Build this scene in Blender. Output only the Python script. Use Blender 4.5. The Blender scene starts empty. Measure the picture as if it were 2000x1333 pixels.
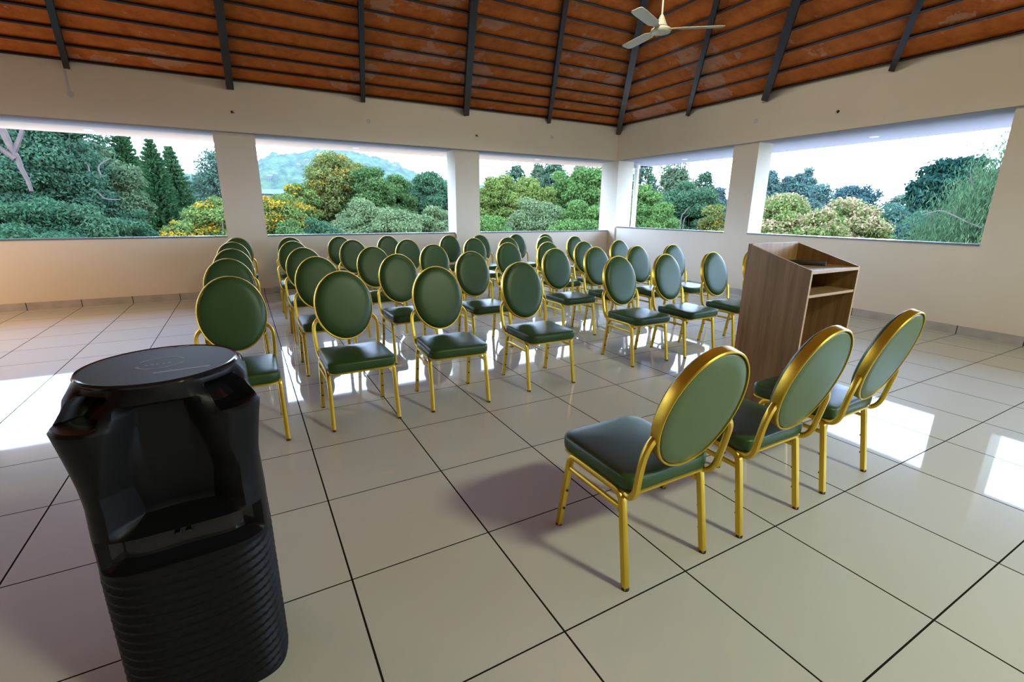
import bpy, bmesh, math, random
import numpy as np
from mathutils import Vector, Matrix

C = bpy.context.scene
COL = C.collection
PI = math.pi

# ------------------------------------------------------------------ camera
cam_d = bpy.data.cameras.new('camera')
cam_d.sensor_width = 36.0
cam_d.lens = 922.857 / 2000 * 36.0
cam_d.clip_start, cam_d.clip_end = 0.05, 3000
cam = bpy.data.objects.new('camera', cam_d)
COL.objects.link(cam)
yaw, pitch, roll = .5099, -.2683, .0089
f_ = Vector((math.sin(yaw) * math.cos(pitch), math.cos(yaw) * math.cos(pitch), math.sin(pitch)))
r_ = Vector((math.cos(yaw), -math.sin(yaw), 0))
u_ = r_.cross(f_)
rr = r_ * math.cos(roll) + u_ * math.sin(roll)
uu = -r_ * math.sin(roll) + u_ * math.cos(roll)
m = Matrix((rr, uu, -f_)).transposed().to_4x4()
m.translation = (-0.8123, -1.0580, 1.4122)
cam.matrix_world = m
C.camera = cam

# ------------------------------------------------------------------ view, sky, lights
C.view_settings.view_transform = 'Standard'
C.view_settings.look = 'None'
C.view_settings.gamma = 1.0
C.view_settings.exposure = 0.18
C.view_settings.use_curve_mapping = False
C.cycles.use_denoising = True
C.cycles.max_bounces = 10
C.cycles.diffuse_bounces = 5
C.cycles.glossy_bounces = 5
C.cycles.transparent_max_bounces = 8
C.cycles.sample_clamp_indirect = 12.0
C.cycles.caustics_reflective = False
C.cycles.caustics_refractive = False

SKY = 17.0
w = bpy.data.worlds.new('sky')
C.world = w
w.use_nodes = True
nt = w.node_tree
nt.nodes.clear()
o_ = nt.nodes.new('ShaderNodeOutputWorld')
b_ = nt.nodes.new('ShaderNodeBackground')
tc = nt.nodes.new('ShaderNodeTexCoord')
sx = nt.nodes.new('ShaderNodeSeparateXYZ')
cr = nt.nodes.new('ShaderNodeValToRGB')
nt.links.new(tc.outputs['Generated'], sx.inputs[0])
nt.links.new(sx.outputs['Z'], cr.inputs[0])
cr.color_ramp.elements[0].position = 0.0
cr.color_ramp.elements[0].color = (.56, .74, 1.0, 1)
cr.color_ramp.elements[1].position = 0.6
cr.color_ramp.elements[1].color = (.36, .57, 1.0, 1)
nt.links.new(cr.outputs[0], b_.inputs[0])
b_.inputs[1].default_value = SKY
nt.links.new(b_.outputs[0], o_.inputs[0])

LAMP_POS = (2.3, -4.2, 4.7)          # ceiling-hung dish lamp behind the photographer
LAMP_W = 300.0
ld = bpy.data.lights.new('dish_lamp_light', 'AREA')
ld.shape = 'DISK'
ld.size = 0.8
ld.energy = LAMP_W
ld.color = (.93, 1.0, .66)
lo = bpy.data.objects.new('dish_lamp_light', ld)
COL.objects.link(lo)
lo.location = LAMP_POS
MID_POS = (2.2, 2.3, 4.65)              # unseen dish lamp, added to brighten the far beams
md = bpy.data.lights.new('added_mid_light', 'AREA')
md.shape = 'DISK'
md.size = .68
md.energy = 62.0
md.color = (.97, .98, .88)
mo = bpy.data.objects.new('added_mid_light', md)
COL.objects.link(mo)
mo.location = MID_POS
MID_AIM = Vector((3.8, 5.2, -2.2)).to_track_quat('-Z', 'Y')   # turned towards the far corner
mo.rotation_mode = 'QUATERNION'
mo.rotation_quaternion = MID_AIM
WARM_POS = (-5.3, 5.9, 2.7)             # unseen warm lamp, added to brighten the far parapet
wd = bpy.data.lights.new('added_warm_light', 'AREA')
wd.shape = 'DISK'
wd.size = .4
wd.energy = 105.0
wd.color = (1.0, .66, .38)
wo = bpy.data.objects.new('added_warm_light', wd)
COL.objects.link(wo)
wo.location = WARM_POS

# ------------------------------------------------------------------ materials
def mat(name, color=(.5, .5, .5), rough=.5, metal=0.0, spec=.5, coat=0.0):
    mm = bpy.data.materials.new(name)
    mm.use_nodes = True
    p = mm.node_tree.nodes['Principled BSDF']
    p.inputs['Base Color'].default_value = (*color, 1)
    p.inputs['Roughness'].default_value = rough
    p.inputs['Metallic'].default_value = metal
    p.inputs['Specular IOR Level'].default_value = spec
    p.inputs['Coat Weight'].default_value = coat
    p.inputs['Coat Roughness'].default_value = .05
    return mm

class N:
    """small node helper around one material"""
    def __init__(s, mm):
        s.t = mm.node_tree
        s.p = s.t.nodes['Principled BSDF']
    def new(s, ty, **kw):
        n = s.t.nodes.new(ty)
        for k, v in kw.items():
            setattr(n, k, v)
        return n
    def link(s, a, b):
        s.t.links.new(a, b)
    def math(s, op, a, b=None):
        n = s.new('ShaderNodeMath', operation=op)
        for i, v in enumerate((a, b)):
            if v is None: continue
            if hasattr(v, 'links'): s.link(v, n.inputs[i])
            else: n.inputs[i].default_value = v
        return n.outputs[0]
    def mix(s, fac, a, b):
        n = s.new('ShaderNodeMix', data_type='RGBA')
        for sock, v in ((n.inputs[0], fac), (n.inputs[6], a), (n.inputs[7], b)):
            if hasattr(v, 'links'): s.link(v, sock)
            elif isinstance(v, (int, float)): sock.default_value = v
            else: sock.default_value = (*v, 1)
        return n.outputs[2]
    def noise(s, scale, detail=3, vec=None, rough=.5):
        n = s.new('ShaderNodeTexNoise')
        n.inputs['Scale'].default_value = scale
        n.inputs['Detail'].default_value = detail
        n.inputs['Roughness'].default_value = rough
        if vec is not None: s.link(vec, n.inputs['Vector'])
        return n.outputs['Fac']
    def ramp(s, fac, stops):
        n = s.new('ShaderNodeValToRGB')
        e = n.color_ramp.elements
        while len(e) < len(stops): e.new(.5)
        for i, (pos, col) in enumerate(stops):
            e[i].position = pos
            e[i].color = (*col, 1)
        s.link(fac, n.inputs[0])
        return n.outputs[0]
    def obj(s):
        return s.new('ShaderNodeTexCoord').outputs['Object']
    def bump(s, h, strength=.3, dist=.01):
        n = s.new('ShaderNodeBump')
        n.inputs['Strength'].default_value = strength
        n.inputs['Distance'].default_value = dist
        s.link(h, n.inputs['Height'])
        s.link(n.outputs[0], s.p.inputs['Normal'])

M = {}
# polished vitrified tiles, 600 mm, dark joints
M['floor'] = mat('polished_tile', (.6, .55, .47), .045, 0, .6, .35)
M['floor'].node_tree.nodes['Principled BSDF'].inputs['Coat Roughness'].default_value = .42
n = N(M['floor'])
xyz = n.new('ShaderNodeSeparateXYZ')
n.link(n.obj(), xyz.inputs[0])
def joint(v, half):
    q = n.math('FRACT', n.math('DIVIDE', v, .6))
    d = n.math('MINIMUM', q, n.math('SUBTRACT', 1.0, q))
    return n.math('LESS_THAN', d, half / .6)
jm = n.math('MAXIMUM', joint(xyz.outputs[0], .0037), joint(xyz.outputs[1], .0031))
ci = n.new('ShaderNodeCombineXYZ')
n.link(n.math('FLOOR', n.math('DIVIDE', xyz.outputs[0], .6)), ci.inputs[0])
n.link(n.math('FLOOR', n.math('DIVIDE', xyz.outputs[1], .6)), ci.inputs[1])
wn = n.new('ShaderNodeTexWhiteNoise')
n.link(ci.outputs[0], wn.inputs['Vector'])
tone = n.mix(wn.outputs['Value'], (.51, .498, .44), (.535, .52, .46))
cl = n.noise(1.7, 4, n.obj())
tone = n.mix(n.math('MULTIPLY', cl, .35), tone, (.55, .53, .47))
n.link(n.mix(jm, tone, (.018, .014, .012)), n.p.inputs['Base Color'])
n.link(n.math('ADD', n.math('MULTIPLY', jm, .6), .035), n.p.inputs['Roughness'])
n.link(n.math('MULTIPLY', n.math('SUBTRACT', 1.0, jm), .24), n.p.inputs['Specular IOR Level'])
n.link(n.math('MULTIPLY', n.math('SUBTRACT', 1.0, jm), .22), n.p.inputs['Coat Weight'])

def paint(name, col):
    mm = mat(name, col, .6, 0, .3)
    k = N(mm)
    f = k.noise(1.3, 5, k.obj())
    k.link(k.mix(f, tuple(c * .94 for c in col), tuple(min(1, c * 1.05) for c in col)), k.p.inputs['Base Color'])
    k.bump(k.noise(60, 3, k.obj()), .05, .004)
    return mm
M['wall'] = paint('cream_paint', (.72, .62, .49))
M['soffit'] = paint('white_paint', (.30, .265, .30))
M['eave'] = paint('warm_lit_soffit', (.50, .34, .26))  # warm light along the outer soffit, put into its colour
M['patch'] = mat('grey_putty', (.52, .50, .50), .7)

# skirting tile with dark joints every 600 mm along local x
M['skirt'] = mat('skirting_tile', (.42, .38, .33), .3, 0, .5)
n = N(M['skirt'])
xyz = n.new('ShaderNodeSeparateXYZ')
n.link(n.obj(), xyz.inputs[0])
jm = joint(xyz.outputs[0], .005)
vein = n.noise(6, 5, n.obj())
n.link(n.mix(jm, n.ramp(vein, [(.3, (.36, .33, .29)), (.7, (.47, .43, .38))]), (.02, .018, .016)), n.p.inputs['Base Color'])
M['granite'] = mat('grey_granite', (.17, .165, .17), .12, 0, .6)
n = N(M['granite'])
n.link(n.ramp(n.noise(90, 4, n.obj()), [(.35, (.09, .09, .095)), (.65, (.26, .25, .26))]), n.p.inputs['Base Color'])

# underside of clay roof tiles with lime stains
M['tile'] = mat('terracotta_tile', (.42, .15, .05), .75, 0, .2)
n = N(M['tile'])
st = n.noise(1.1, 6, n.obj(), .65)
base = n.ramp(n.noise(5.5, 5, n.obj(), .7), [(.25, (.33, .078, .014)), (.5, (.53, .138, .022)), (.8, (.64, .19, .04))])
lime = n.math('MULTIPLY', n.math('GREATER_THAN', st, .565), n.noise(9, 4, n.obj()))
n.link(n.mix(n.math('MULTIPLY', lime, .55), base, (.55, .46, .38)), n.p.inputs['Base Color'])
n.bump(n.noise(12, 3, n.obj()), .4, .02)
M['steel'] = mat('painted_steel', (.012, .010, .014), .30, .0, .42)

# chair
M['gold'] = mat('gold_metal', (.80, .52, .075), .36, .80, .5)
n = N(M['gold'])
n.link(n.mix(n.noise(9, 3, n.obj()), (.62, .41, .036), (.74, .51, .058)), n.p.inputs['Base Color'])
M['leather'] = mat('green_leatherette', (.030, .075, .022), .35, 0, .31)
n = N(M['leather'])
n.link(n.mix(n.noise(4, 3, n.obj()), (.026, .066, .020), (.036, .086, .027)), n.p.inputs['Base Color'])
vo = n.new('ShaderNodeTexVoronoi')
vo.inputs['Scale'].default_value = 420
n.link(n.obj(), vo.inputs['Vector'])
n.bump(vo.outputs['Distance'], .10, .002)
M['vinyl'] = mat('sage_vinyl', (.080, .130, .048), .42, 0, .4)
M['rubber'] = mat('black_rubber', (.012, .012, .012), .6)

# lectern
M['wood'] = mat('walnut_laminate', (.18, .10, .05), .38, 0, .4)
n = N(M['wood'])
mp = n.new('ShaderNodeMapping')
mp.inputs['Scale'].default_value = (14, 14, .9)
n.link(n.obj(), mp.inputs[0])
g = n.noise(1.6, 6, mp.outputs[0], .6)
n.link(n.ramp(g, [(.25, (.19, .108, .046)), (.5, (.32, .195, .086)), (.75, (.43, .285, .135))]), n.p.inputs['Base Color'])
M['edge'] = mat('oak_edging', (.46, .30, .16), .4)

# speaker, fan, fittings
M['plastic'] = mat('black_plastic', (.0022, .0024, .003), .46, 0, .22)
M['gloss'] = mat('gloss_black', (.006, .006, .007), .10, 0, .5)
M['horn'] = mat('horn_black', (.003, .003, .0035), .28, 0, .3)
M['disc'] = mat('smoked_panel', (.050, .043, .038), .5, 0, .25)
M['print'] = mat('grey_print', (.24, .235, .22), .5)
M['cream_enamel'] = mat('cream_enamel', (.62, .60, .44), .25, 0, .5)
M['white_enamel'] = mat('white_enamel', (.75, .75, .72), .3)
M['black'] = mat('matte_black', (.010, .010, .011), .45)
def emit(name, col, s):
    mm = mat(name, (.8, .8, .8), .4)
    p = mm.node_tree.nodes['Principled BSDF']
    p.inputs['Emission Color'].default_value = (*col, 1)
    p.inputs['Emission Strength'].default_value = s
    return mm
M['bulb'] = emit('lamp_glow', (1, .80, .55), 30.0)

# ------------------------------------------------------------------ mesh helpers
class MB:
    def __init__(s):
        s.v, s.f, s.sm = [], [], []
    def add(s, vs, fs, smooth=False):
        o = len(s.v)
        s.v += [tuple(x) for x in vs]
        s.f += [tuple(i + o for i in q) for q in fs]
        s.sm += [smooth] * len(fs)
        return s
    def box(s, x0, x1, y0, y1, z0, z1):
        vs = [(x, y, z) for z in (z0, z1) for y in (y0, y1) for x in (x0, x1)]
        return s.add(vs, [(0, 2, 3, 1), (4, 5, 7, 6), (0, 1, 5, 4), (2, 6, 7, 3), (0, 4, 6, 2), (1, 3, 7, 5)])
    def obox(s, a, b, side, up, w2, d0, d1):
        """bar from a to b; side = unit half-width axis, up axis between offsets d0 and d1"""
        a, b, side, up = Vector(a), Vector(b), Vector(side), Vector(up)
        vs = []
        for p in (a, b):
            for (i, d) in ((-1, d0), (1, d0), (1, d1), (-1, d1)):
                vs.append(p + side * (w2 * i) + up * d)
        return s.add(vs, [(3, 2, 1, 0), (4, 5, 6, 7), (0, 1, 5, 4), (1, 2, 6, 5), (2, 3, 7, 6), (3, 0, 4, 7)])
    def loft(s, rings, cap0=True, cap1=True, smooth=True, closed=True):
        k = len(rings[0])
        vs = [p for r in rings for p in r]
        fs = []
        for i in range(len(rings) - 1):
            for j in range(k if closed else k - 1):
                j2 = (j + 1) % k
                fs.append((i * k + j, i * k + j2, (i + 1) * k + j2, (i + 1) * k + j))
        s.add(vs, fs, smooth)
        if cap0: s.add(rings[0], [tuple(reversed(range(k)))])
        if cap1: s.add(rings[-1], [tuple(range(k))])
        return s
    def tube(s, pts, rad, seg=10, sq=None):
        pts = [Vector(p) for p in pts]
        rads = rad if isinstance(rad, (list, tuple)) else [rad] * len(pts)
        tg = []
        for i in range(len(pts)):
            d = (pts[min(i + 1, len(pts) - 1)] - pts[max(i - 1, 0)]).normalized()
            tg.append(d)
        ref = Vector((0, 0, 1)) if abs(tg[0].z) < .9 else Vector((0, 1, 0))
        nx = tg[0].cross(ref).normalized()
        rings = []
        for p, d, r in zip(pts, tg, rads):
            nx = (nx - d * nx.dot(d)).normalized()
            ny = d.cross(nx)
            ring = []
            for k in range(seg):
                a = 2 * PI * (k + .5) / seg
                ca, sa = math.cos(a), math.sin(a)
                if sq:
                    q = (abs(ca) ** sq + abs(sa) ** sq) ** (-1 / sq)
                    ca, sa = ca * q, sa * q
                ring.append(p + nx * (ca * r) + ny * (sa * r))
            rings.append(ring)
        return s.loft(rings)
    def lathe(s, prof, center=(0, 0, 0), seg=32, cap=True):
        c = Vector(center)
        rings = [[c + Vector((r * math.cos(2 * PI * k / seg), r * math.sin(2 * PI * k / seg), z)) for k in range(seg)] for r, z in prof]
        return s.loft(rings, cap, cap)
    def build(s, name, material, parent=None, sharp=40):
        me = bpy.data.meshes.new(name)
        me.from_pydata(s.v, [], s.f)
        me.polygons.foreach_set('use_smooth', s.sm)
        bm = bmesh.new()
        bm.from_mesh(me)
        bmesh.ops.recalc_face_normals(bm, faces=bm.faces)
        bm.to_mesh(me)
        bm.free()
        if any(s.sm):
            me.set_sharp_from_angle(angle=math.radians(sharp))
        me.materials.append(M[material] if isinstance(material, str) else material)
        o = bpy.data.objects.new(name, me)
        COL.objects.link(o)
        if parent is not None: o.parent = parent
        return o

def smooth_path(pts, sub=5):
    """Catmull-Rom through pts"""
    P = [Vector(p) for p in pts]
    P = [P[0] * 2 - P[1]] + P + [P[-1] * 2 - P[-2]]
    out = []
    for i in range(1, len(P) - 2):
        for k in range(sub):
            t = k / sub
            a, b, c, d = P[i - 1:i + 3]
            out.append(.5 * ((2 * b) + (c - a) * t + (2 * a - 5 * b + 4 * c - d) * t * t + (3 * b - a - 3 * c + d) * t ** 3))
    out.append(P[-2])
    return out

def tag(o, label=None, cat=None, group=None, kind=None):
    if label: o['label'] = label
    if cat: o['category'] = cat
    if group: o['group'] = group
    if kind: o['kind'] = kind
    return o
def empty(name, loc=(0, 0, 0), rz=0):
    e = bpy.data.objects.new(name, None)
    e.empty_display_size = .1
    e.location = loc
    e.rotation_euler = (0, 0, rz)
    COL.objects.link(e)
    return e
def struct(o): return tag(o, kind='structure')
KIDS = {}
def kids(o): return [c for c in bpy.data.objects if c.parent == o]
def copy_tree(o, parent=None, skip=()):
    c = o.copy()
    COL.objects.link(c)
    c.parent = parent
    for ch in KIDS.setdefault(o.name, kids(o)):
        if ch.name.split('.')[0] not in skip:
            copy_tree(ch, c, skip)
    return c

# ------------------------------------------------------------------ room shell
YL = 8.0                                # inner face of the far wall (along X)
WR_X, WR_A = 6.66, math.atan(.0375)     # the side wall runs along its own local y
def wr(o):
    o.location = (WR_X, 0, 0)
    o.rotation_euler = (0, 0, -WR_A)
    return o
def wrp(y, off=0, z=0):
    v = Matrix.Rotation(-WR_A, 3, 'Z') @ Vector((off, y, z))
    return Vector((WR_X + v.x, v.y, z))
X0, Y0 = -8.5, -12.0
RB = -.03                               # the side beam overhangs the parapet a little
ZB, ZT = 2.555, 3.30

struct(MB().box(X0 - .3, 7.6, Y0 - .3, 8.6, -.25, 0).build('floor', 'floor'))

fw = MB()                               # far wall: parapets, columns, beam
cols = [(X0, X0 + .5), (-4.95, -4.45), (-1.03, -.455), (2.955, 3.475)]
for a, b in cols: fw.box(a, b, YL, YL + .43, 0, ZB)
fw.box(-4.45, -1.03, YL, YL + .2, 0, .965)
fw.box(X0 + .5, -4.95, YL, YL + .2, 0, .965)
fw.box(-.455, 2.955, YL + .09, YL + .29, 0, .965)
fw.box(3.475, 6.93, YL + .09, YL + .29, 0, .965)
fw.box(6.93, 7.39, YL - .16, YL + .43, 0, ZB + .01)          # corner column
fw.box(X0, 7.0, YL - .09, YL + .47, ZB, ZT)
struct(fw.build('wall_left', 'wall'))

rw = MB()
rcols = [(4.29, 4.78), (.64, 1.20), (-3.0, -2.5), (-6.7, -6.2), (-11.9, -11.4)]
for a, b in rcols: rw.box(0, .35, a, b, 0, ZB)
rbays = [(4.78, 7.80), (1.20, 4.29), (-2.5, .64), (-6.2, -3.0), (-11.4, -6.7)]
for a, b in rbays: rw.box(0, .2, a, b, 0, 1.062)
rw.box(RB, .45, -12.0, 7.92, ZB, ZT)
struct(wr(rw.build('wall_right', 'wall')))

struct(MB().box(X0 - .25, X0, Y0, YL + .2, 0, ZT).build('wall_side', 'wall'))
struct(MB().box(X0, 6.4, Y0 - .2, Y0, 0, ZT).build('wall_back', 'wall'))

# outer soffit strips beyond the beams
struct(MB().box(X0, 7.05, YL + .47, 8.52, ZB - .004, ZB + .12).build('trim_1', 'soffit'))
struct(MB().box(X0, 8.6, 8.52, 9.42, ZB - .004, ZB + .12).build('trim_2', 'eave'))
struct(wr(MB().box(.45, 1.62, -12, 8.9, ZB - .004, ZB + .12).build('trim_3', 'soffit')))

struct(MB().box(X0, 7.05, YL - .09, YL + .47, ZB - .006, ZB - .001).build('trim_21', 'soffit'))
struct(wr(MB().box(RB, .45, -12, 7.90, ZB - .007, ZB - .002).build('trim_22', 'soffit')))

# granite sills
def sill(name, x0, x1, y0, y1, z, right=False):
    o = struct(MB().box(x0, x1, y0, y1, z, z + .022).build(name, 'granite'))
    return wr(o) if right else o
k = 4
for a, b, off in ((X0 + .5, -4.95, 0), (-4.45, -1.03, 0), (-.455, 2.955, .09), (3.475, 6.93, .09)):
    sill('trim_%d' % k, a, b, YL + off - .012, YL + off + .215, .965); k += 1
for a, b in rbays:
    sill('trim_%d' % k, -.012, .215, a, b, 1.062, True); k += 1

# skirting: local x runs along the wall
def skirting(name, pts):
    """pts = list of (origin, direction angle, length, phase)"""
    for i, (org, ang, ln, ph) in enumerate(pts):
        o = MB().box(ph, ph + ln, -.014, 0, 0, .108).build(name, 'skirt')
        o.rotation_euler = (0, 0, ang)
        d = Vector((math.cos(ang), math.sin(ang), 0))
        o.location = Vector(org) - d * ph
        struct(o)
skirting('baseboard_left', [((X0, YL, 0), 0, 8.045, X0), ((-.455, YL + .09, 0), 0, 3.41, -.455),
                            ((2.955, YL, 0), 0, .52, 2.955), ((3.475, YL + .09, 0), 0, 3.455, 3.475)])
skirting('baseboard_right', [(wrp(7.8), -PI / 2 - WR_A, 19.6, -7.8)])

# ------------------------------------------------------------------ roof
APEX = Vector((-.83, -2.3, 6.8))
ZE = 3.29
hipA = Vector((6.93, 7.91, ZE))
hipB = Vector((X0, 7.91, ZE))
hipC = Vector((X0, Y0, ZE))
hipD = Vector(wrp(Y0, RB, ZE))
def slope(name, a, b):
    nrm = (b - a).cross(APEX - a).normalized()
    if nrm.z < 0: nrm = -nrm
    mid = (a + b) / 2
    ease = .16
    a2, b2 = a + (a - APEX) * ease, b + (b - APEX) * ease
    bot = [a2, b2, APEX]
    top = [p + nrm * .05 for p in bot]
    mb = MB().add(bot + top, [(0, 1, 2), (5, 4, 3), (0, 3, 4, 1), (1, 4, 5, 2), (2, 5, 3, 0)])
    return struct(mb.build(name, 'tile')), nrm
_, nL = slope('ceiling', hipA, hipB)
_, nR = slope('ceiling', hipD, hipA)
slope('ceiling', hipB, hipC)
slope('ceiling', hipC, hipD)

def rafter(base, nrm, big, hip=False):
    base = Vector(base)
    d = (APEX - base).normalized()
    side = d.cross(nrm).normalized()
    w2, dp = (.050, .15) if big else (.034, .115)
    if hip: w2, dp = .052, .19
    a = base - d * .02
    b = base + d * ((APEX - base).length - .35)
    mb = MB()
    # I-section: bottom flange, web, top flange
    mb.obox(a, b, side, nrm, w2, -dp, -dp + .014)
    mb.obox(a, b, side, nrm, w2 * .80, -dp + .014, -.03)
    mb.obox(a, b, side, nrm, w2, -.03, -.004)
    return struct(mb.build('roof_rafter', 'steel'))
for x, big in ((-6.25, 0), (-4.42, 1), (-2.57, 0), (-.71, 1), (1.25, 0), (3.15, 1), (5.02, 0)):
    rafter((x, 7.91, ZE), nL, big)
for y, big in ((5.85, 0), (4.236, 1), (2.474, 0), (.75, 1), (-1.1, 0), (-3.0, 1), (-5.0, 0), (-7.0, 1)):
    rafter(wrp(y, RB, ZE), nR, big)
rafter(hipA, (nL + nR).normalized(), 1, True)
rafter(hipB, Vector((-.3, .3, 1)).normalized(), 1, True)

def purlins(a, b, nrm, step, count):
    e = (b - a).normalized()
    mid = a + e * (APEX - a).dot(e)
    up = (APEX - mid)
    L = up.length
    up.normalize()
    for k in range(count):
        s = .03 + k * step
        t = s / L
        p, q = a.lerp(APEX, t), b.lerp(APEX, t)
        mb = MB()
        mb.obox(p, q, up, nrm, .004, -.036, -.002)
        mb.obox(p + up * .012, q + up * .012, up, nrm, .016, -.036, -.031)
        struct(mb.build('roof_purlin', 'steel'))
purlins(hipA, hipB, nL, .325, 26)
purlins(hipD, hipA, nR, .345, 22)

# ------------------------------------------------------------------ banquet chair (front = +y)
def outline(hx, y0, y1, rf, rb, n=7):
    """rounded rectangle; front corners rf, rear corners rb"""
    pts = []
    for cx, cy, r, a0 in ((hx - rf, y1 - rf, rf, 0), (-hx + rf, y1 - rf, rf, 90), (-hx + rb, y0 + rb, rb, 180), (hx - rb, y0 + rb, rb, 270)):
        for k in range(n):
            a = math.radians(a0 + 90 * k / (n - 1))
            pts.append((cx + r * math.cos(a), cy + r * math.sin(a)))
    return pts
def inset(pts, d, hx, y0, y1):
    cx, cy = 0, (y0 + y1) / 2
    sx_, sy_ = (hx - d) / hx, ((y1 - y0) / 2 - d) / ((y1 - y0) / 2)
    return [(cx + (x - cx) * sx_, cy + (y - cy) * sy_) for x, y in pts]

def make_chair(label, group):
    root = empty('banquet_chair')
    tag(root, label, 'chair', group)
    # seat cushion
    hx, y0, y1 = .222, -.205, .25
    ol = outline(hx, y0, y1, .062, .045)
    rings = []
    for d, z in ((.012, .400), (.002, .408), (0, .430), (0, .451), (.0025, .458), (.008, .4625), (.018, .4655), (.05, .4685), (.10, .4715), (.15, .473), (.205, .4735)):
        rings.append([(x, y, z) for x, y in inset(ol, d, hx, y0, y1)])
    MB().loft(rings).build('seat', 'leather', root, 60)
    rim = []
    for d, z in ((.010, .386), (.004, .389), (.004, .398), (.012, .401)):
        rim.append([(x, y, z) for x, y in inset(ol, d, hx, y0, y1)])
    MB().loft(rim).build('seat_frame', 'gold', root)
    # legs and side frames
    for s in (-1, 1):
        for q in (1, -1):
            path = [(s * .219, q * .2255, 0.004), (s * .2155, q * .186, .25), (s * .2145, q * .170, .345), (s * .214, q * .163, .368),
                    (s * .213, q * .148, .384), (s * .213, q * .125, .389), (s * .213, q * .09, .390)]
            rad = .0138
            leg = MB().tube(smooth_path(path, 4), rad, 12, 4).build('leg', 'gold', root)
            cap = MB().lathe([(.0152, 0), (.0152, .011), (.0138, .013)], (s * .219, q * .2255, 0), 14).build('foot_cap', 'rubber', leg)
            for z in (.205, .105):
                t = z / .25
                y = q * (.2255 + (.186 - .2255) * t - .0125)
                x = s * (.219 + (.2155 - .219) * t)
                MB().tube([(x, y + q * .004, z), (x, y - q * .006, z)], .0062, 10).build('stud', 'rubber', leg)
        MB().tube([(s * .213, .095, .390), (s * .213, -.095, .390)], .0138, 12, 4).build('side_rail', 'gold', root)
        MB().tube([(s * .215, .172, .325), (s * .215, -.172, .325)], .0095, 10, 4).build('stretcher', 'gold', root)
        arm = [(s * .185, -.10, .392), (s * .202, -.165, .386), (s * .210, -.205, .392), (s * .216, -.232, .430), (s * .221, -.245, .49),
               (s * .224, -.257, .555), (s * .222, -.266, .600), (s * .210, -.270, .632), (s * .188, -.270, .655)]
        MB().tube(smooth_path(arm, 4), .0125, 10, 4).build('back_support', 'gold', root)
    # oval back
    ctr = Vector((0, -.2925, .738))
    up, fw_ = Vector((0, -.274, .962)), Vector((0, .962, .274))
    def ov(a, b, nrm, k, seg=56):
        t = 2 * PI * k / seg
        return ctr + Vector((a * math.cos(t), 0, 0)) + up * (b * math.sin(t)) + fw_ * nrm
    A, B = .204, .252
    prof = [(0, -.020), (0, .015), (-.002, .019), (-.006, .019), (-.009, .016), (-.009, -.020), (-.008, -.024), (-.003, -.024)]
    rings = [[ov(A + d, B + d, h, k) for k in range(56)] for d, h in prof]
    rings.append(rings[0])
    MB().loft(rings, False, False).build('back_frame', 'gold', root, 50)
    prof = [(-.0075, .004), (-.008, .018), (-.015, .030), (-.028, .038), (-.045, .043), (-.075, .045), (-.12, .0455), (-.17, .0455)]
    rings = [[ov(A + d, B + d, h, k) for k in range(56)] for d, h in prof]
    MB().loft(rings).build('backrest', 'leather', root, 60)
    prof = [(-.012, -.002), (-.013, -.018), (-.020, -.022), (-.06, -.024), (-.15, -.025)]
    rings = [[ov(A + d, B + d, h, k) for k in range(56)] for d, h in prof]
    p = MB().loft(rings).build('back_panel', 'vinyl', root, 60)
    p['label'] = 'sage green rear panel of the oval back'
    return root

rnd = random.Random(4)
ROWN = ['front row', 'second row', 'third row', 'fourth row', 'rearmost row']
COLN = ['first seat, by the speaker side', 'second seat from the speaker side', 'third seat from the speaker side', 'fourth seat, on the aisle, speaker side',
        'fifth seat, on the aisle, lectern side', 'sixth seat from the speaker side', 'second seat from the lectern end', 'end seat on the lectern side']
colx = [-.945, -.225, .51, 1.33, 2.48, 3.13, 3.82, 4.47]
rowy = [2.23, 3.46, 4.62, 5.95, 7.0]
fix = {(0, 0): (-.935, 2.23, 0), (0, 1): (-.225, 2.225, .01), (0, 2): (.474, 2.205, -.055), (0, 3): (1.29, 2.235, -.01), (0, 4): (2.483, 2.315, -.02),
       (0, 5): (3.14, 2.29, .02), (0, 6): (3.84, 2.25, .0), (0, 7): (4.56, 2.24, .02),
       (1, 0): (-.96, 3.55, .02), (1, 1): (-.24, 3.45, .0), (1, 2): (.53, 3.43, .0), (1, 3): (1.36, 3.44, .0), (1, 4): (2.48, 3.44, 0), (1, 5): (3.12, 3.45, .03), (1, 6): (3.76, 3.38, .02), (1, 7): (4.42, 3.38, 0),
       (2, 0): (-.95, 4.78, 0), (2, 1): (-.225, 4.67, 0), (2, 2): (.545, 4.55, 0), (2, 3): (1.365, 4.66, 0), (2, 4): (2.465, 4.61, 0), (2, 5): (3.09, 4.53, 0), (2, 6): (3.71, 4.47, .02), (2, 7): (4.46, 4.53, .02),
       (3, 0): (-.955, 6.05, 0), (3, 1): (-.22, 5.98, 0), (3, 2): (.595, 6.02, 0), (3, 3): (1.39, 5.89, 0), (3, 4): (2.5, 5.85, 0), (3, 5): (3.15, 5.87, 0), (3, 6): (3.9, 5.85, 0), (3, 7): (4.5, 5.77, .02),
       (4, 0): (-.9, 7.2, 0), (4, 1): (-.165, 7.08, 0), (4, 2): (.58, 7.03, 0), (4, 3): (1.39, 7.03, 0), (4, 4): (2.47, 6.86, 0), (4, 5): (3.04, 6.76, 0), (4, 6): (3.84, 6.8, 0), (4, 7): (4.45, 6.7, 0)}
proto = None
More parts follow.
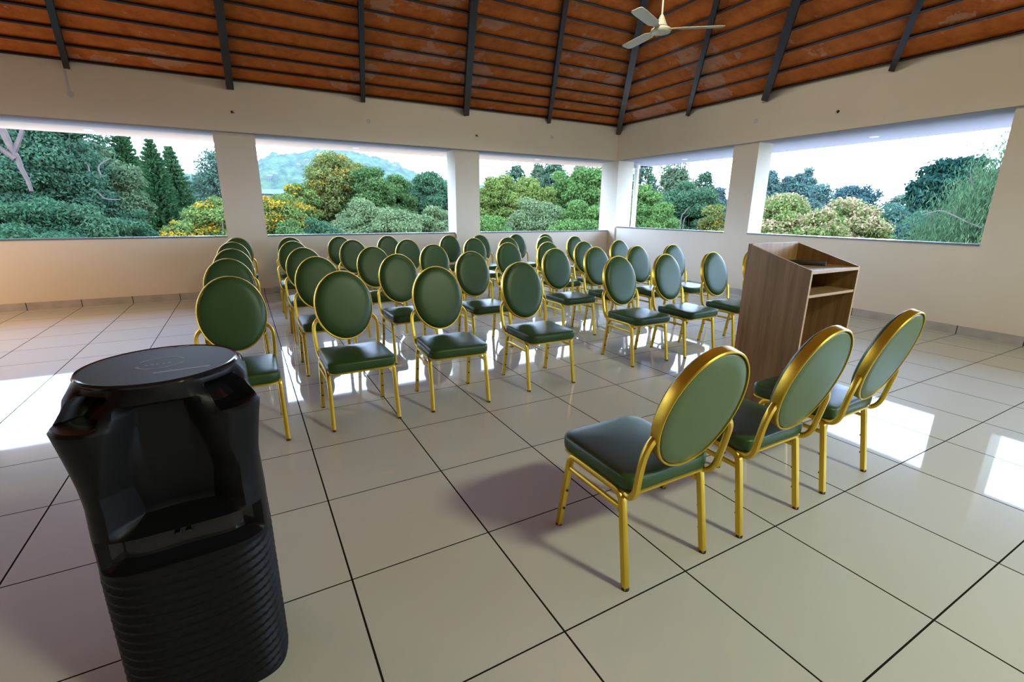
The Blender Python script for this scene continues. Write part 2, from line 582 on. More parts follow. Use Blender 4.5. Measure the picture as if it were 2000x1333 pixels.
for i in range(5):
    for j in range(8):
        lab = 'green oval-back chair, %s of the audience, %s' % (ROWN[i], COLN[j])
        x, y, a = fix[i, j]
        if proto is None:
            proto = o = make_chair(lab, 'audience chairs in rows')
        else:
            o = copy_tree(proto, None, () if i < 2 else ('stud', 'foot_cap'))
            o['label'] = lab
        o.location = (x, y, 0)
        o.rotation_euler = (0, 0, PI + a)
for x, y, a, lab in ((.537, .271, 0, 'green oval-back chair facing the audience, seen from behind, farthest from the lectern'),
                     (1.201, .262, .01, 'green oval-back chair facing the audience, middle of the three beside the lectern'),
                     (1.890, .282, .03, 'green oval-back chair facing the audience, just in front of the lectern opening, last of three')):
    o = copy_tree(proto)
    o['label'], o['group'] = lab, 'three chairs facing the audience'
    o.location = (x, y, 0)
    o.rotation_euler = (0, 0, a)

# ------------------------------------------------------------------ lectern (open side towards -y)
lec = tag(empty('lectern', (2.605, .875, 0), .015), 'walnut laminate lectern with raised sides and open shelves', 'lectern')
HW, D0, D1, HF, HB, T = .300, -.228, .228, 1.064, 1.205, .018
for s in (-1, 1):
    x0, x1 = (-HW, -HW + T) if s < 0 else (HW - T, HW)
    vs = [(x, y, z) for x in (x0, x1) for y, z in ((D0, 0), (D1, 0), (D1, HB), (D0, HF))]
    sp = MB().add(vs, [(0, 1, 2, 3), (7, 6, 5, 4), (0, 3, 7, 4), (1, 5, 6, 2), (2, 6, 7, 3), (0, 4, 5, 1)]).build('side_panel', 'wood', lec)
    e = MB().box(x0 - .0004, x1 + .0004, D0 - .0018, D0, 0, HF).build('edge_band', 'edge', sp)
    e['label'] = 'pale oak edge band'
MB().box(-HW + T, HW - T, D1 - T, D1, 0, HB).build('front_panel', 'wood', lec)
tp = MB().box(-HW + T, HW - T, D0, D1 - T, HF - .024, HF - .004).build('desk_top', 'wood', lec)
MB().box(-HW + T, HW - T, D0 - .0018, D0, HF - .024, HF - .004).build('edge_band', 'edge', tp)
sh = MB().box(-HW + T, HW - T, D0 + .004, D1 - T, .885, .903).build('shelf', 'wood', lec)
MB().box(-HW + T, HW - T, D0 + .0022, D0 + .004, .885, .903).build('edge_band', 'edge', sh)
MB().box(-HW + T, HW - T, D0 + .03, D1 - T, .04, .058).build('base_shelf', 'wood', lec)

rem = tag(empty('handheld_device', (2.665, .905, HF - .003), math.radians(-53)), 'long black handheld device lying on the lectern top', 'device')
ol = outline(.024, -.140, .140, .012, .012, 5)
MB().loft([[(y, x, z) for x, y in inset(ol, d, .024, -.14, .14)] for d, z in ((.004, 0), (0, .004), (0, .026), (.004, .031))], smooth=True).build('body', 'black', rem)
for i, px in enumerate((-.105, -.080)):
    q = MB().lathe([(.006, .030), (.006, .0332), (.004, .034)], (px, .002, 0), 12).build('button', 'print', rem)
    q['label'] = 'small grey button'

# ------------------------------------------------------------------ party speaker
spk = tag(empty('party_speaker', (-1.052, .49, 0), .04), 'tall black party speaker with ribbed body and round glossy top', 'speaker')
NT, NZ = 360, 240
def body_r(t, z):
    """radius of the shell at angle t (0 = +x, -90 deg = front) and height z"""
    hw = .205 if z < .60 else .205 - .004 * min(1, (z - .60) / .15)
    p = 4.2
    ca, sa = math.cos(t), math.sin(t)
    r = hw / (abs(ca) ** p + abs(sa * 1.0) ** p) ** (1 / p)
    d = math.degrees(t)
    fr = ((d + 90 + 180) % 360) - 180                 # angle from the front axis
    if z < .505:                                      # wavy ribs
        ph = (z * 34 + .9 * math.cos(math.radians(fr) * 2))
        amp = .0065 * min(1, (.505 - z) / .03) * min(1, z / .03)
        r += amp * (1 - 2 * abs((ph % 1) - .5)) - amp * .5
    # front recess between the horns
    if .60 < z < .965 and abs(fr) < 46:
        half = 24 + 14 * min(1, max(0, (.93 - z) / .20))
        k = max(0, min(1, (half - abs(fr)) / 7)) * max(0, min(1, (z - .605) / .03)) * max(0, min(1, (.958 - z) / .02))
        dep = .045 + .035 * max(0, min(1, (.80 - z) / .15))
        r -= dep * k
    # belt pocket
    if .505 < z < .605:
        e = abs(fr)
        k = max(0, min(1, (50 - e) / 6)) * max(0, min(1, (z - .508) / .018)) * max(0, min(1, (.604 - z) / .010))
        r -= .05 * k
    # corner horns: a wedge that flares out upwards, cut back to the top disc by a sloped mouth
    for c in (-45, 45):
        dd = abs(fr - c)
        if dd < 26 and z > .66:
            ang = min(1, (26 - dd) / 14)
            if z < .905: fl = .032 * max(0, (z - .68) / .225) ** 1.3
            else: fl = .032 - (.032 + r - .182) * min(1, (z - .905) / .082)
            r += fl * ang
            if .912 < z < .978:
                k = max(0, min(1, (15 - dd) / 2.5)) * max(0, min(1, (z - .914) / .006)) * max(0, min(1, (.976 - z) / .006))
                r -= .060 * k
    if z > .955:
        q = (z - .955) / .04
        tgt = .182
        r = r + (min(r, tgt) - r) * min(1, q) ** 1.2
    return r
rings = []
for i in range(NZ + 1):
    z = .012 + (.995 - .012) * i / NZ
    rings.append([(body_r(2 * PI * k / NT, z) * math.cos(2 * PI * k / NT), body_r(2 * PI * k / NT, z) * math.sin(2 * PI * k / NT), z) for k in range(NT)])
MB().loft(rings).build('body', 'plastic', spk, 28)
MB().lathe([(.176, .985), (.184, .990), (.186, .997), (.182, 1.003), (.176, 1.002)], seg=72, cap=False).build('top_rim', 'gloss', spk)
tp = MB().lathe([(.177, .990), (.177, 1.0015)], seg=72).build('top_panel', 'disc', spk)
tp['label'] = 'round smoked control panel'
lg = MB()
for a0, a1 in ((20, 150), (195, 340)):
    ins = [(.052 * math.cos(math.radians(a)), .052 * math.sin(math.radians(a))) for a in np.linspace(a0, a1, 24)]
    out = [(.058 * math.cos(math.radians(a)), .058 * math.sin(math.radians(a))) for a in np.linspace(a0, a1, 24)]
    for k in range(23):
        q = [ins[k], ins[k + 1], out[k + 1], out[k]]
        lg.add([(x, y, 1.0019) for x, y in q], [(0, 1, 2, 3)])
for k in range(5):
    lg.add([(x, y, 1.0019) for x, y in ((-.036 + k * .013, -.012), (-.028 + k * .013, -.012), (-.028 + k * .013, -.005), (-.036 + k * .013, -.005))], [(0, 1, 2, 3)])
lg.build('emblem_ring', 'print', tp)['label'] = 'faint grey ring emblem'
MB().box(-.01, .115, -.098, -.088, 1.0012, 1.0019).build('print_strip', 'print', tp)
for k, (x, y, wd) in enumerate(((-.02, .165, .04), (.03, .164, .03))):
    MB().box(x, x + wd, y - .003, y + .003, 1.001, 1.0022).build('button', 'print', tp)
# glossy liners: belt pocket, horns, carry handle blocks
def shell_patch(name, a0, a1, z0, z1, off, material, na=28, nz=14):
    rings = []
    for i in range(nz + 1):
        z = z0 + (z1 - z0) * i / nz
        row = []
        for k in range(na + 1):
            a = math.radians(-90 + a0 + (a1 - a0) * k / na)
            r = body_r(a, z) + off
            row.append((r * math.cos(a), r * math.sin(a), z))
        rings.append(row)
    return MB().loft(rings, False, False, True, False).build(name, material, spk, 30)
shell_patch('control_pocket', -47, 47, .512, .600, .0015, 'gloss', 60, 24)['label'] = 'glossy black socket recess'
shell_patch('horn', -61, -29, .911, .979, .0012, 'horn', 48, 30)
shell_patch('horn', 29, 61, .911, .979, .0012, 'horn', 48, 30)
for a in (-6, 3):
    aa = math.radians(-90 + a)
    r = body_r(aa, .565) + .004
    MB().tube([(r * math.cos(aa), r * math.sin(aa) + .006, .565), (r * math.cos(aa), r * math.sin(aa) - .008, .565)], .009, 14).build('knob', 'gloss', spk)
for z0, z1, gx_ in ((.93, .988, .172), (.765, .865, .190)):
    MB().loft([[(gx_ + .026 * math.cos(t) * e, .045 + .040 * math.sin(t) * e, z) for t in np.linspace(0, 2 * PI, 20, endpoint=False)]
               for e, z in ((.6, z0), (1, z0 + .012), (1, z1 - .015), (.7, z1))]).build('grip', 'gloss', spk)
for x in (-.14, .14):
    for y in (-.14, .14):
        MB().lathe([(.025, 0), (.025, .016)], (x, y, 0), 16).build('foot', 'rubber', spk)

# ------------------------------------------------------------------ ceiling fan, at rest
FX, FY, FZ = 3.68, 3.53, 3.40
fan = tag(empty('ceiling_fan', (FX, FY, 0)), 'cream ceiling fan with three blades hanging on a long rod', 'fan')
MB().tube([(0, 0, FZ + .14), (0, 0, 4.62)], .011, 12).build('down_rod', 'cream_enamel', fan)
MB().lathe([(.018, FZ + .19), (.028, FZ + .17), (.045, FZ + .13), (.066, FZ + .085), (.070, FZ + .075), (.02, FZ + .074)], seg=36).build('motor_cover', 'cream_enamel', fan)
MB().lathe([(.03, FZ + .075), (.080, FZ + .066), (.112, FZ + .045), (.118, FZ + .028), (.108, FZ + .012), (.06, FZ + .004), (.012, FZ)], seg=40).build('motor_housing', 'cream_enamel', fan)
MB().lathe([(.02, 4.55), (.055, 4.60), (.06, 4.70), (.02, 4.71)], seg=24).build('ceiling_rose', 'cream_enamel', fan)
for k in range(3):
    a = math.radians(-37 + 120 * k)
    mb = MB()
    pr = []
    for q, wd in ((.10, .030), (.17, .034), (.22, .062), (.40, .066), (.58, .068), (.67, .064), (.695, .045)):
        ring = []
        for sx_, sz_ in ((-1, -.0025), (1, -.0025), (1, .0025), (-1, .0025)):
            v = Vector((q, sx_ * wd, sz_ + sx_ * wd * .16 + FZ + .048))
            ring.append(Matrix.Rotation(a, 3, 'Z') @ v)
        pr.append(ring)
    mb.loft(pr, smooth=False).build('blade', 'cream_enamel', fan)

# dish bodies over the lights; the tilted and the warm lamp are added
for (lx, ly, lz), r_s, top, aim, lab in ((LAMP_POS, .42, 5.2, None, 'wide white dish lamp hung from the roof behind the photographer'),
                                         (MID_POS, .36, 5.18, MID_AIM, 'unseen tilted dish lamp added to brighten the far beams'),
                                         (WARM_POS, .24, 3.96, None, 'small unseen dish lamp added to warm the far parapet')):
    lamp = tag(empty('unseen_dish_lamp', (lx, ly, lz)), lab, 'lamp')
    sh = MB().lathe([(r_s, -.04), (r_s * .98, .02), (r_s * .6, .12), (.06, .20), (.02, .21)], seg=40, cap=False).build('shade', 'white_enamel', lamp)
    tip = Vector((0, 0, .2))
    if aim is not None:
        sh.rotation_mode = 'QUATERNION'
        sh.rotation_quaternion = aim
        tip = aim @ tip
    MB().tube([tip, (tip.x, tip.y, top - lz)], .008, 8).build('cable', 'rubber', lamp)

# ------------------------------------------------------------------ small fittings
def downlight(p, label):
    d = tag(empty('downlight', p), label, 'downlight', 'recessed soffit downlights')
    MB().lathe([(.044, 0), (.060, -.004), (.062, -.001), (.062, .002)], seg=28).build('trim_ring', 'white_enamel', d)
    MB().lathe([(.043, .001), (.001, .0008)], seg=24).build('bulb', 'bulb', d)
zs = ZB - .006
for x, y, lab in ((-2.67, 8.88, 'round warm downlight in the soffit over the first opening, near the conifers'),
                  (1.27, 8.82, 'round warm downlight in the soffit over the hill view'),
                  (5.2, 8.6, 'round warm downlight in the soffit above the pale green trees')):
    downlight((x, y, zs), lab)
for y, lab in ((6.84, 'round warm downlight in the side soffit next to the corner column'),
               (3.08, 'round warm downlight in the side soffit over the widest opening')):
    downlight(wrp(y, .98, zs), lab)

def on_left(px, z): return Vector((px, YL - .09, z))
for p, nrm, lab in ((on_left(-.729, 2.835), (0, -1, 0), 'black cable stub on the beam over the first column'),
                    (on_left(3.368, 2.818), (0, -1, 0), 'black cable stub on the beam over the middle column'),
                    (wrp(3.08, RB, 2.81), (-1, 0, 0), 'black cable stub on the side beam over the widest opening')):
    c = tag(empty('cable_stub', p), lab, 'cable stub', 'cable stubs on the beams')
    v = Vector(nrm)
    MB().tube([v * -.002, v * .018], .017, 12).build('grommet', 'rubber', c)
    MB().tube(smooth_path([v * .01, v * .035 + Vector((.01, 0, -.008)), v * .04 + Vector((.03, 0, -.02))], 4), .006, 8).build('cable', 'rubber', c)
for p, nrm, lab in ((on_left(-2.595, 2.872), 'Y', 'round grey cover plate below the pale conduit'),
                    (on_left(1.327, 2.89), 'Y', 'round grey cover plate on the beam over the hill view'),
                    (on_left(5.122, 2.923), 'Y', 'round grey cover plate on the beam near the room corner'),
                    (wrp(4.386, RB, 2.875), 'X', 'round grey cover plate on the side beam near the fan')):
    c = MB()
    d = Vector((0, -1, 0)) if nrm == 'Y' else Vector((-1, 0, 0))
    s1 = d.cross(Vector((0, 0, 1)))
    c.loft([[d * h + s1 * (r * math.cos(t)) + Vector((0, 0, r * math.sin(t))) for t in np.linspace(0, 2 * PI, 24, endpoint=False)] for r, h in ((.036, -.002), (.036, .004), (.030, .007))])
    o = c.build('cover_plate', 'patch')
    o.location = p
    tag(o, lab, 'cover plate', 'round cover plates on the beams')
c = MB().box(-.014, .014, -.006, .001, -.16, .14).build('conduit', 'patch')
c.location = on_left(-2.605, 3.06)
tag(c, 'short pale vertical conduit under a rafter end', 'conduit')

pp = wrp(7.93, .60)
c = MB().lathe([(.055, -6), (.055, ZB - .15), (.075, ZB - .14), (.075, ZB - .06), (.05, ZB - .05)], (pp.x, pp.y, 0), 20).build('drain_pipe', 'white_enamel')
tag(c, 'white vertical drain pipe outside the corner opening', 'pipe')

# ------------------------------------------------------------------ outside: land, hill, trees
GZ = -8.0
def leaf_mat(name, c0, c1, trans=.28, rough=.6):
    mm = bpy.data.materials.new(name)
    mm.use_nodes = True
    t = mm.node_tree
    t.nodes.clear()
    out = t.nodes.new('ShaderNodeOutputMaterial')
    geo = t.nodes.new('ShaderNodeNewGeometry')
    mx = t.nodes.new('ShaderNodeMix'); mx.data_type = 'RGBA'
    mx.inputs[6].default_value = (*c0, 1)
    mx.inputs[7].default_value = (*c1, 1)
    t.links.new(geo.outputs['Random Per Island'], mx.inputs[0])
    di = t.nodes.new('ShaderNodeBsdfDiffuse')
    tr = t.nodes.new('ShaderNodeBsdfTranslucent')
    ms = t.nodes.new('ShaderNodeMixShader')
    ms.inputs[0].default_value = trans
    t.links.new(mx.outputs[2], di.inputs[0])
    t.links.new(mx.outputs[2], tr.inputs[0])
    t.links.new(di.outputs[0], ms.inputs[1])
    t.links.new(tr.outputs[0], ms.inputs[2])
    t.links.new(ms.outputs[0], out.inputs[0])
    return mm
LEAF = {
    'dark': ((.020, .070, .040), (.050, .125, .060)), 'dark2': ((.028, .082, .045), (.060, .135, .065)),
    'grey': ((.050, .105, .050), (.105, .17, .085)), 'sparse': ((.035, .090, .055), (.075, .15, .080)),
    'conifer': ((.018, .065, .030), (.045, .115, .040)), 'conifer2': ((.030, .090, .045), (.065, .15, .055)),
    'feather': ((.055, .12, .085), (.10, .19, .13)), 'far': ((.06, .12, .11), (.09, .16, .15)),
    'far2': ((.035, .095, .095), (.065, .14, .13)), 'yellow': ((.060, .13, .045), (.16, .24, .055)),
    'olive': ((.075, .13, .040), (.17, .20, .055)), 'mid': ((.042, .105, .034), (.090, .175, .055)),
    'mid2': ((.030, .095, .050), (.075, .16, .075)), 'pale': ((.080, .145, .065), (.155, .235, .105)),
    'lime': ((.090, .165, .040), (.18, .255, .062)), 'bright': ((.050, .135, .040), (.125, .245, .065)),
    'tallg': ((.060, .12, .070), (.12, .19, .10)), 'tallb': ((.055, .13, .12), (.10, .20, .16)),
    'cream': ((.085, .16, .045), (.19, .26, .080)), 'blue': ((.035, .110, .090), (.080, .17, .12)),
    'darkb': ((.010, .050, .040), (.028, .085, .060)), 'weep': ((.030, .090, .045), (.085, .16, .075)),
    'gum': ((.025, .080, .050), (.060, .135, .075)),
}
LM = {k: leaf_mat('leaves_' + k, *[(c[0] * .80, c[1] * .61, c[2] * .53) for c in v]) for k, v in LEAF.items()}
M['blossom_cream'] = leaf_mat('blossom_cream', (.20, .125, .060), (.30, .21, .10))
M['blossom_yellow'] = leaf_mat('blossom_yellow', (.22, .105, .008), (.30, .18, .014))
M['blossom_gold'] = leaf_mat('blossom_gold', (.16, .085, .014), (.22, .13, .018))
M['bark'] = mat('grey_bark', (.055, .042, .032), .85)
M['bark_pale'] = mat('pale_bark', (.055, .038, .024), .8)
M['bark_tan'] = mat('tan_bark', (.50, .31, .19), .75)
n = N(M['bark_tan'])
n.link(n.ramp(n.noise(5, 5, n.obj()), [(.3, (.022, .008, .003)), (.7, (.046, .021, .009))]), n.p.inputs['Base Color'])

def quads_mesh(name, P, U, V, material, parent):
    """P centres, U and V half-extent vectors, all (n,3): n leaf quads as ONE mesh"""
    k = len(P)
    co = np.stack([P - U, P - V * .75, P + U, P + V * .75], 1).reshape(-1, 3).astype(np.float32)
    me = bpy.data.meshes.new(name)
    me.vertices.add(4 * k)
    me.vertices.foreach_set('co', co.ravel())
    me.loops.add(4 * k)
    me.loops.foreach_set('vertex_index', np.arange(4 * k, dtype=np.int32))
    me.polygons.add(k)
    me.polygons.foreach_set('loop_start', np.arange(0, 4 * k, 4, dtype=np.int32))
    me.update(calc_edges=True)
    me.materials.append(material)
    o = bpy.data.objects.new(name, me)
    COL.objects.link(o)
    o.parent = parent
    return o
def unit(a): return a / np.maximum(np.linalg.norm(a, axis=1, keepdims=True), 1e-9)
def leaf_axes(rg, nrm, size, aspect=.55, jitter=.9):
    k = len(nrm)
    nn = unit(nrm + jitter * rg.normal(size=(k, 3)))
    t = unit(np.cross(nn, rg.normal(size=(k, 3))))
    b = np.cross(nn, t)
    s = size * rg.uniform(.65, 1.35, (k, 1))
    return t * s, b * s * aspect
def blobs(rg, hw, h, cnt, br, shape=2.0, shell=.75):
    """blob centres in a crown of half-width hw and height h (z from 0 to h)"""
    d = unit(rg.normal(size=(cnt, 3)))
    rad = shell + (1 - shell) * rg.uniform(size=(cnt, 1)) - .25 * (rg.uniform(size=(cnt, 1)) < .3)
    c = d * rad * np.array([hw - br * .6, hw - br * .6, h / 2 - br * .5])
    c[:, 2] += h / 2
    return c
def tree(x, y, zt, hw, kind, name, label, seed):
    rg = np.random.default_rng(seed)
    dist = math.hypot(x + .81, y + 1.06)
    shrub = name in ('shrub', 'flowering_shrub')
    root = empty(name, (x, y, GZ))
    tag(root, label, 'shrub' if shrub else 'tree', 'trees and shrubs beyond the parapets')
    H = zt - GZ                                    # top above the ground
    hw = hw * 1.12
    low = max(.6, H - max(2.6 * hw, 6.0 if kind not in ('dark', 'gum') else 9.0))
    if kind in ('tallb', 'tallg', 'sparse', 'feather', 'mid', 'mid2', 'olive'):
        low = max(1.0, H - max(3.2 * hw, 7.0))
    ch = H - low
    leafsz, dens, br = max(.065, .0026 * dist), 1.0, .30 * hw
    flower = None
    if kind == 'sparse': dens, br = .36, .24 * hw
    if kind == 'feather': dens, br = .40, .22 * hw
    if kind in ('tallb', 'tallg'): dens, br = .62, .30 * hw
    if kind in ('dark', 'gum', 'dark2'): br = .22 * hw
    if kind in ('pale', 'lime'): br = .24 * hw
    if kind == 'darkb': leafsz, br = leafsz * 1.5, .26 * hw
    if kind == 'yellow': flower = ('blossom_yellow', .17)
    if kind == 'olive': flower = ('blossom_gold', .12); dens = .62; br = .27 * hw
    if kind == 'cream': flower = ('blossom_cream', .33)
    if kind in ('conifer', 'conifer2'):
        P, U, V = [], [], []
        tiers = int(H / .42)
        for i in range(tiers):
            z = H - .15 - i * (H * .78) / tiers
            f = (H - z) / (H * .78)
            R = 1.30 * hw * (.06 + .94 * f ** .72) * rg.uniform(.86, 1.12)
            nb = 17 if kind == 'conifer' else 20
            for b in range(nb):
                a = 2 * PI * (b + rg.uniform(-.3, .3)) / nb + i * .7
                L = R * rg.uniform(.75, 1.1)
                k = max(8, int(L * 60))
                q = rg.uniform(.05, 1, k)
                droop = -.10 * L * q + .28 * L * q ** 3 if kind == 'conifer' else -.22 * L * q + .12 * L * q ** 2
                w_ = .16 * (1.1 - q) * L ** .5
                sd = rg.normal(size=k) * w_
                P.append(np.c_[np.cos(a) * L * q - np.sin(a) * sd, np.sin(a) * L * q + np.cos(a) * sd, z + droop + rg.normal(size=k) * .06])
                U.append(np.tile([np.cos(a) * .11, np.sin(a) * .11, .06], (k, 1)) + rg.normal(size=(k, 3)) * .06)
                V.append(np.c_[rg.normal(size=k) * .05, rg.normal(size=k) * .05, rg.uniform(.04, .10, k)])
        quads_mesh('needles', np.concatenate(P), np.concatenate(U), np.concatenate(V), LM[kind], root)
        MB().tube([(0, 0, 0), (0, 0, H * .6), (0, 0, H - .1)], [.22, .13, .02], 8).build('trunk', 'bark', root)
        return root
    if kind == 'weep':
        c = blobs(rg, hw, ch, 260, .3, shell=.55)
        c[:, 2] += low
        P, U, V = [], [], []
        for p in c:
            k = 150
            ln = rg.uniform(.5, 1.7, k)
            q = rg.uniform(size=k)
            off = rg.normal(size=(k, 2)) * .36
            P.append(np.c_[p[0] + off[:, 0], p[1] + off[:, 1], p[2] - ln * q + .25 * rg.normal(size=k)])
            U.append(np.c_[rg.normal(size=k) * .03, rg.normal(size=k) * .03, rg.uniform(.05, .11, k)])
            V.append(unit(rg.normal(size=(k, 3))) * .020)
        P, U, V = map(np.concatenate, (P, U, V))
        quads_mesh('leaves', P, U, V, LM[kind], root)
    else:
        area = 2 * PI * hw * (hw + ch) * .5
        br *= .86
        cnt = int(min(260, max(48, area / (PI * br * br) * 2.4)))
        c = blobs(rg, hw, ch, cnt, br)
        c[:, 2] = (c[:, 2] - c[:, 2].min()) / np.ptp(c[:, 2]) * (ch - br * 1.1) + br * .45
        for ax in (0, 1): c[:, ax] *= (hw - br * .9) / np.abs(c[:, ax]).max()
        if kind in ('tallb', 'tallg'):             # pointed top
            f = np.clip((ch - c[:, 2]) / (ch * .45), .25, 1)
            c[:, 0] *= f
            c[:, 1] *= f
        c[:, 2] += low
        per = int(dens * 5.2 * br * br * 4 * PI * .55 / (leafsz * leafsz * 2.2))
        per = max(30, min(per, 900))
        if kind in ('far', 'far2'): per = min(per, 200)
        P, Nn, FL = [], [], []
        for p in c:
            rb = br * rg.uniform(.55, 1.30)
            k = max(16, int(per * (rb / br) ** 2))
            d = unit(rg.normal(size=(k, 3)))
            r = rb * (.45 + .80 * rg.beta(2.2, 2.0, (k, 1)))
            P.append(p + d * r * np.array([1.2, 1.2, .68]))
            Nn.append(d + np.array([0, 0, .45]))
            FL.append(np.full(k, flower is not None and rg.uniform() < flower[1] * 2.2))
        P, Nn, FL = np.concatenate(P), np.concatenate(Nn), np.concatenate(FL)
        keep = P[:, 2] < H + .12
        P, Nn, FL = P[keep], Nn[keep], FL[keep]
        if flower:
            msk = FL & (rg.uniform(size=len(P)) < .55) & (Nn[:, 2] > .1)
            U, V = leaf_axes(rg, Nn[msk], leafsz * .95, .8)
            quads_mesh('blossoms', P[msk], U, V, M[flower[0]], root)
            P, Nn = P[~msk], Nn[~msk]
        U, V = leaf_axes(rg, Nn, leafsz)
        quads_mesh('leaves', P, U, V, LM[kind], root)
    # trunk and a few limbs
    if not shrub:
        tr = MB()
        rad = .05 + .022 * H * .5
        lean = rg.normal(size=2) * .25
        fork = low + ch * .25
        tr.tube([(0, 0, 0), (lean[0] * .4, lean[1] * .4, fork * .5), (lean[0], lean[1], fork)], [rad, rad * .8, rad * .62], 8)
        for b in range(7):
            a = 2 * PI * b / 7 + rg.uniform(-.4, .4)
            e = Vector((math.cos(a) * hw * rg.uniform(.35, .8), math.sin(a) * hw * rg.uniform(.35, .8), low + ch * rg.uniform(.55, .92)))
            s0 = Vector((lean[0], lean[1], fork - .1))
            mid = (s0 + e) / 2 + Vector((0, 0, -.12 * ch)) + Vector(rg.normal(size=3) * .15)
            tr.tube(smooth_path([s0, mid, e], 4), [rad * .5, rad * .46, rad * .42, rad * .38, rad * .32, rad * .26, rad * .2, rad * .15, rad * .08], 6)
        tr.build('trunk', 'bark_pale' if kind in ('grey', 'pale', 'weep', 'mid2', 'olive') else 'bark', root)
    return root

